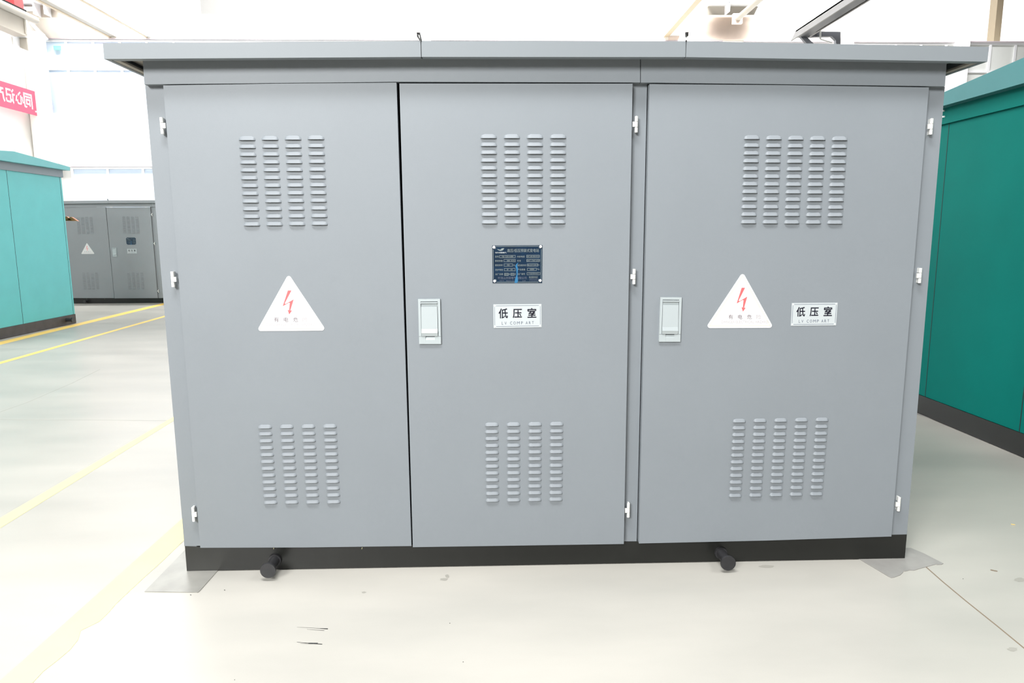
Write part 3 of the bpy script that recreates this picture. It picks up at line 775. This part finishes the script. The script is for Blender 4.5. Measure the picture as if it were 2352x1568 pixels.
mb.tube((P.x, YW - 8, P.z), (P.x, YW - 1.5, P.z), .07, .07, 'steel', 14); mb.box((P.x - .12, YW - 1.5, P.z - .12), (P.x + .12, YW - 1.4, P.z + .12), 'pinkcream')
tag(mb.build('crane_rail'), 'cream tubular rail with square end flange high above the right roof panel', 'rail')
# pale brace, top left
mb = MB(); a = py(70, 50, YW - .25); b2 = py(108, 92, YW - .1); mb.tube(a, b2, .05, .05, 'frame', 8)
tag(mb.build('brace_rod'), 'pale diagonal rod dropping from the runway end to the first window corner', 'rod')

# ---- grey overhead jib behind the right roof end
YJ = 10.0
a = py(1828, 70, YJ); b2 = py(1828, 87, YJ); c = py(1861, 87, YJ)
J = thing('jib_crane', (py(1925, 98, YJ).x, YJ, 0), 'grey steel jib arm with L bracket rising above the right roof panel', 'crane')
mb = MB(); mb.box((a.x, 3.6, b2.z), (a.x + .02, YJ + .0, a.z), 'crane'); mb.box((a.x, 3.6, a.z - .02), (c.x, YJ, a.z), 'crane')
mb.box((a.x + .02, 3.6, b2.z + .02), (a.x + .12, YJ, b2.z + .035), 'cranedk'); mb.box((c.x - .02, 3.6, b2.z + .01), (c.x, YJ, a.z), 'crane')
mb.prism([(a.x, YJ, a.z), (a.x, YJ, b2.z), (a.x, YJ + .16, b2.z - .0)], (.02, 0, 0), 'crane')
mb.box((a.x + .02, 3.6, b2.z), (a.x + .14, YJ, b2.z + .012), 'cranedk')
mb.build('arm', J)
mb = MB(); pts = [(1853, 71), (1931, 73), (1931, 104), (1921, 104), (1920, 92), (1911, 83), (1853, 85)]
mb.prism([py(u, v, YJ) for u, v in pts], (0, .06, 0), 'cranedk'); mb.build('end_bracket', J)
mb = MB(); p = py(1926, 104, YJ); mb.box((p.x - .035, YJ, 0), (p.x + .035, YJ + .07, p.z), 'cranedk'); mb.build('post', J)
mb = MB(); mb.prism([py(u, v, YJ - .05) for u, v in ((1838, 83), (1848, 75), (1852, 83), (1869, 100), (1855, 102))], (0, .05, 0), 'cranedk'); mb.build('trolley_plate', J)
mb = MB(); P3 = [py(u, v, YJ - .1) for u, v in ((1884, 68), (1884, 90), (1911, 98))]
mb.tube(P3[0], P3[1], .014, .014, 'chrome', 10); mb.tube(P3[1], P3[2], .008, .008, 'chrome', 10); mb.build('hook_rod', J)

# ================================================================== LIGHT
w = bpy.data.worlds.new('hall_daylight'); scn.world = w; w.use_nodes = True
nt = w.node_tree; bg = nt.nodes['Background']
tc = nt.nodes.new('ShaderNodeTexCoord'); sp = nt.nodes.new('ShaderNodeSeparateXYZ')
nt.links.new(tc.outputs['Generated'], sp.inputs['Vector'])
def mr(src, a, b_, c, d):
    n = nt.nodes.new('ShaderNodeMapRange'); n.interpolation_type = 'SMOOTHSTEP'
    n.inputs['From Min'].default_value = a; n.inputs['From Max'].default_value = b_
    n.inputs['To Min'].default_value = c; n.inputs['To Max'].default_value = d
    nt.links.new(src, n.inputs['Value']); return n.outputs['Result']
fb = mr(sp.outputs['Y'], -.4, .4, .12, 1.5)       # bright window side ahead, dimmer hall behind
up = mr(sp.outputs['Z'], .15, .8, 1.0, .8)
lr = mr(sp.outputs['X'], -1, 1, 1.1, 1.0)
def mul(a, b_):
    n = nt.nodes.new('ShaderNodeMath'); n.operation = 'MULTIPLY'; nt.links.new(a, n.inputs[0]); nt.links.new(b_, n.inputs[1]); return n.outputs[0]
nt.links.new(mul(mul(fb, up), lr), bg.inputs['Strength'])
bg.inputs['Color'].default_value = (1, 1, .99, 1)
def area(name, loc, target, sx, sy, power, col=(1, 1, 1)):
    l = bpy.data.lights.new(name, 'AREA'); l.shape = 'RECTANGLE'; l.size = sx; l.size_y = sy; l.energy = power; l.color = col
    o = bpy.data.objects.new(name, l); COL.objects.link(o); o.location = loc
    o.rotation_euler = (Vector(target) - Vector(loc)).to_track_quat('-Z', 'Y').to_euler(); return o
area('front_window_light', (-4.6, -6.6, 5.9), (0, 3, 1.2), 4.0, 2.6, 1900, (1, .995, .98))
area('overhead_lamp', (-.8, .4, 6.8), (0, 3, 0), 3.0, 1.0, 540)
area('left_fill', (-11.5, 6.5, 6.5), (-6, 10.5, 0), 5, 3, 800)  # unseen fill aimed at the left cabinet and far floor
area('back_wall_fill', (0, 17.2, 10.5), (0, 20, 3.5), 24, .8, 3000).data.spread = math.radians(100)  # unseen strip light added to brighten the back wall
area('right_floor_fill', (5.2, .8, 6.2), (3.4, 2.2, 0), 2, 1, 210)  # added unseen light, lifts the floor on the right
area('far_floor_fill', (-5.5, 12.2, 9), (-5.5, 11, 0), 4, 2, 260)  # extra unseen light put in to brighten the distant floor
area('far_wall_fill', (0, 30, 14), (0, 42, 6), 16, 4, 7000)  # unseen light added so the far wall turns white

vs = scn.view_settings
vs.view_transform = 'Standard'; vs.look = 'None'; vs.gamma = 1; vs.use_curve_mapping = False; vs.exposure = -0.06
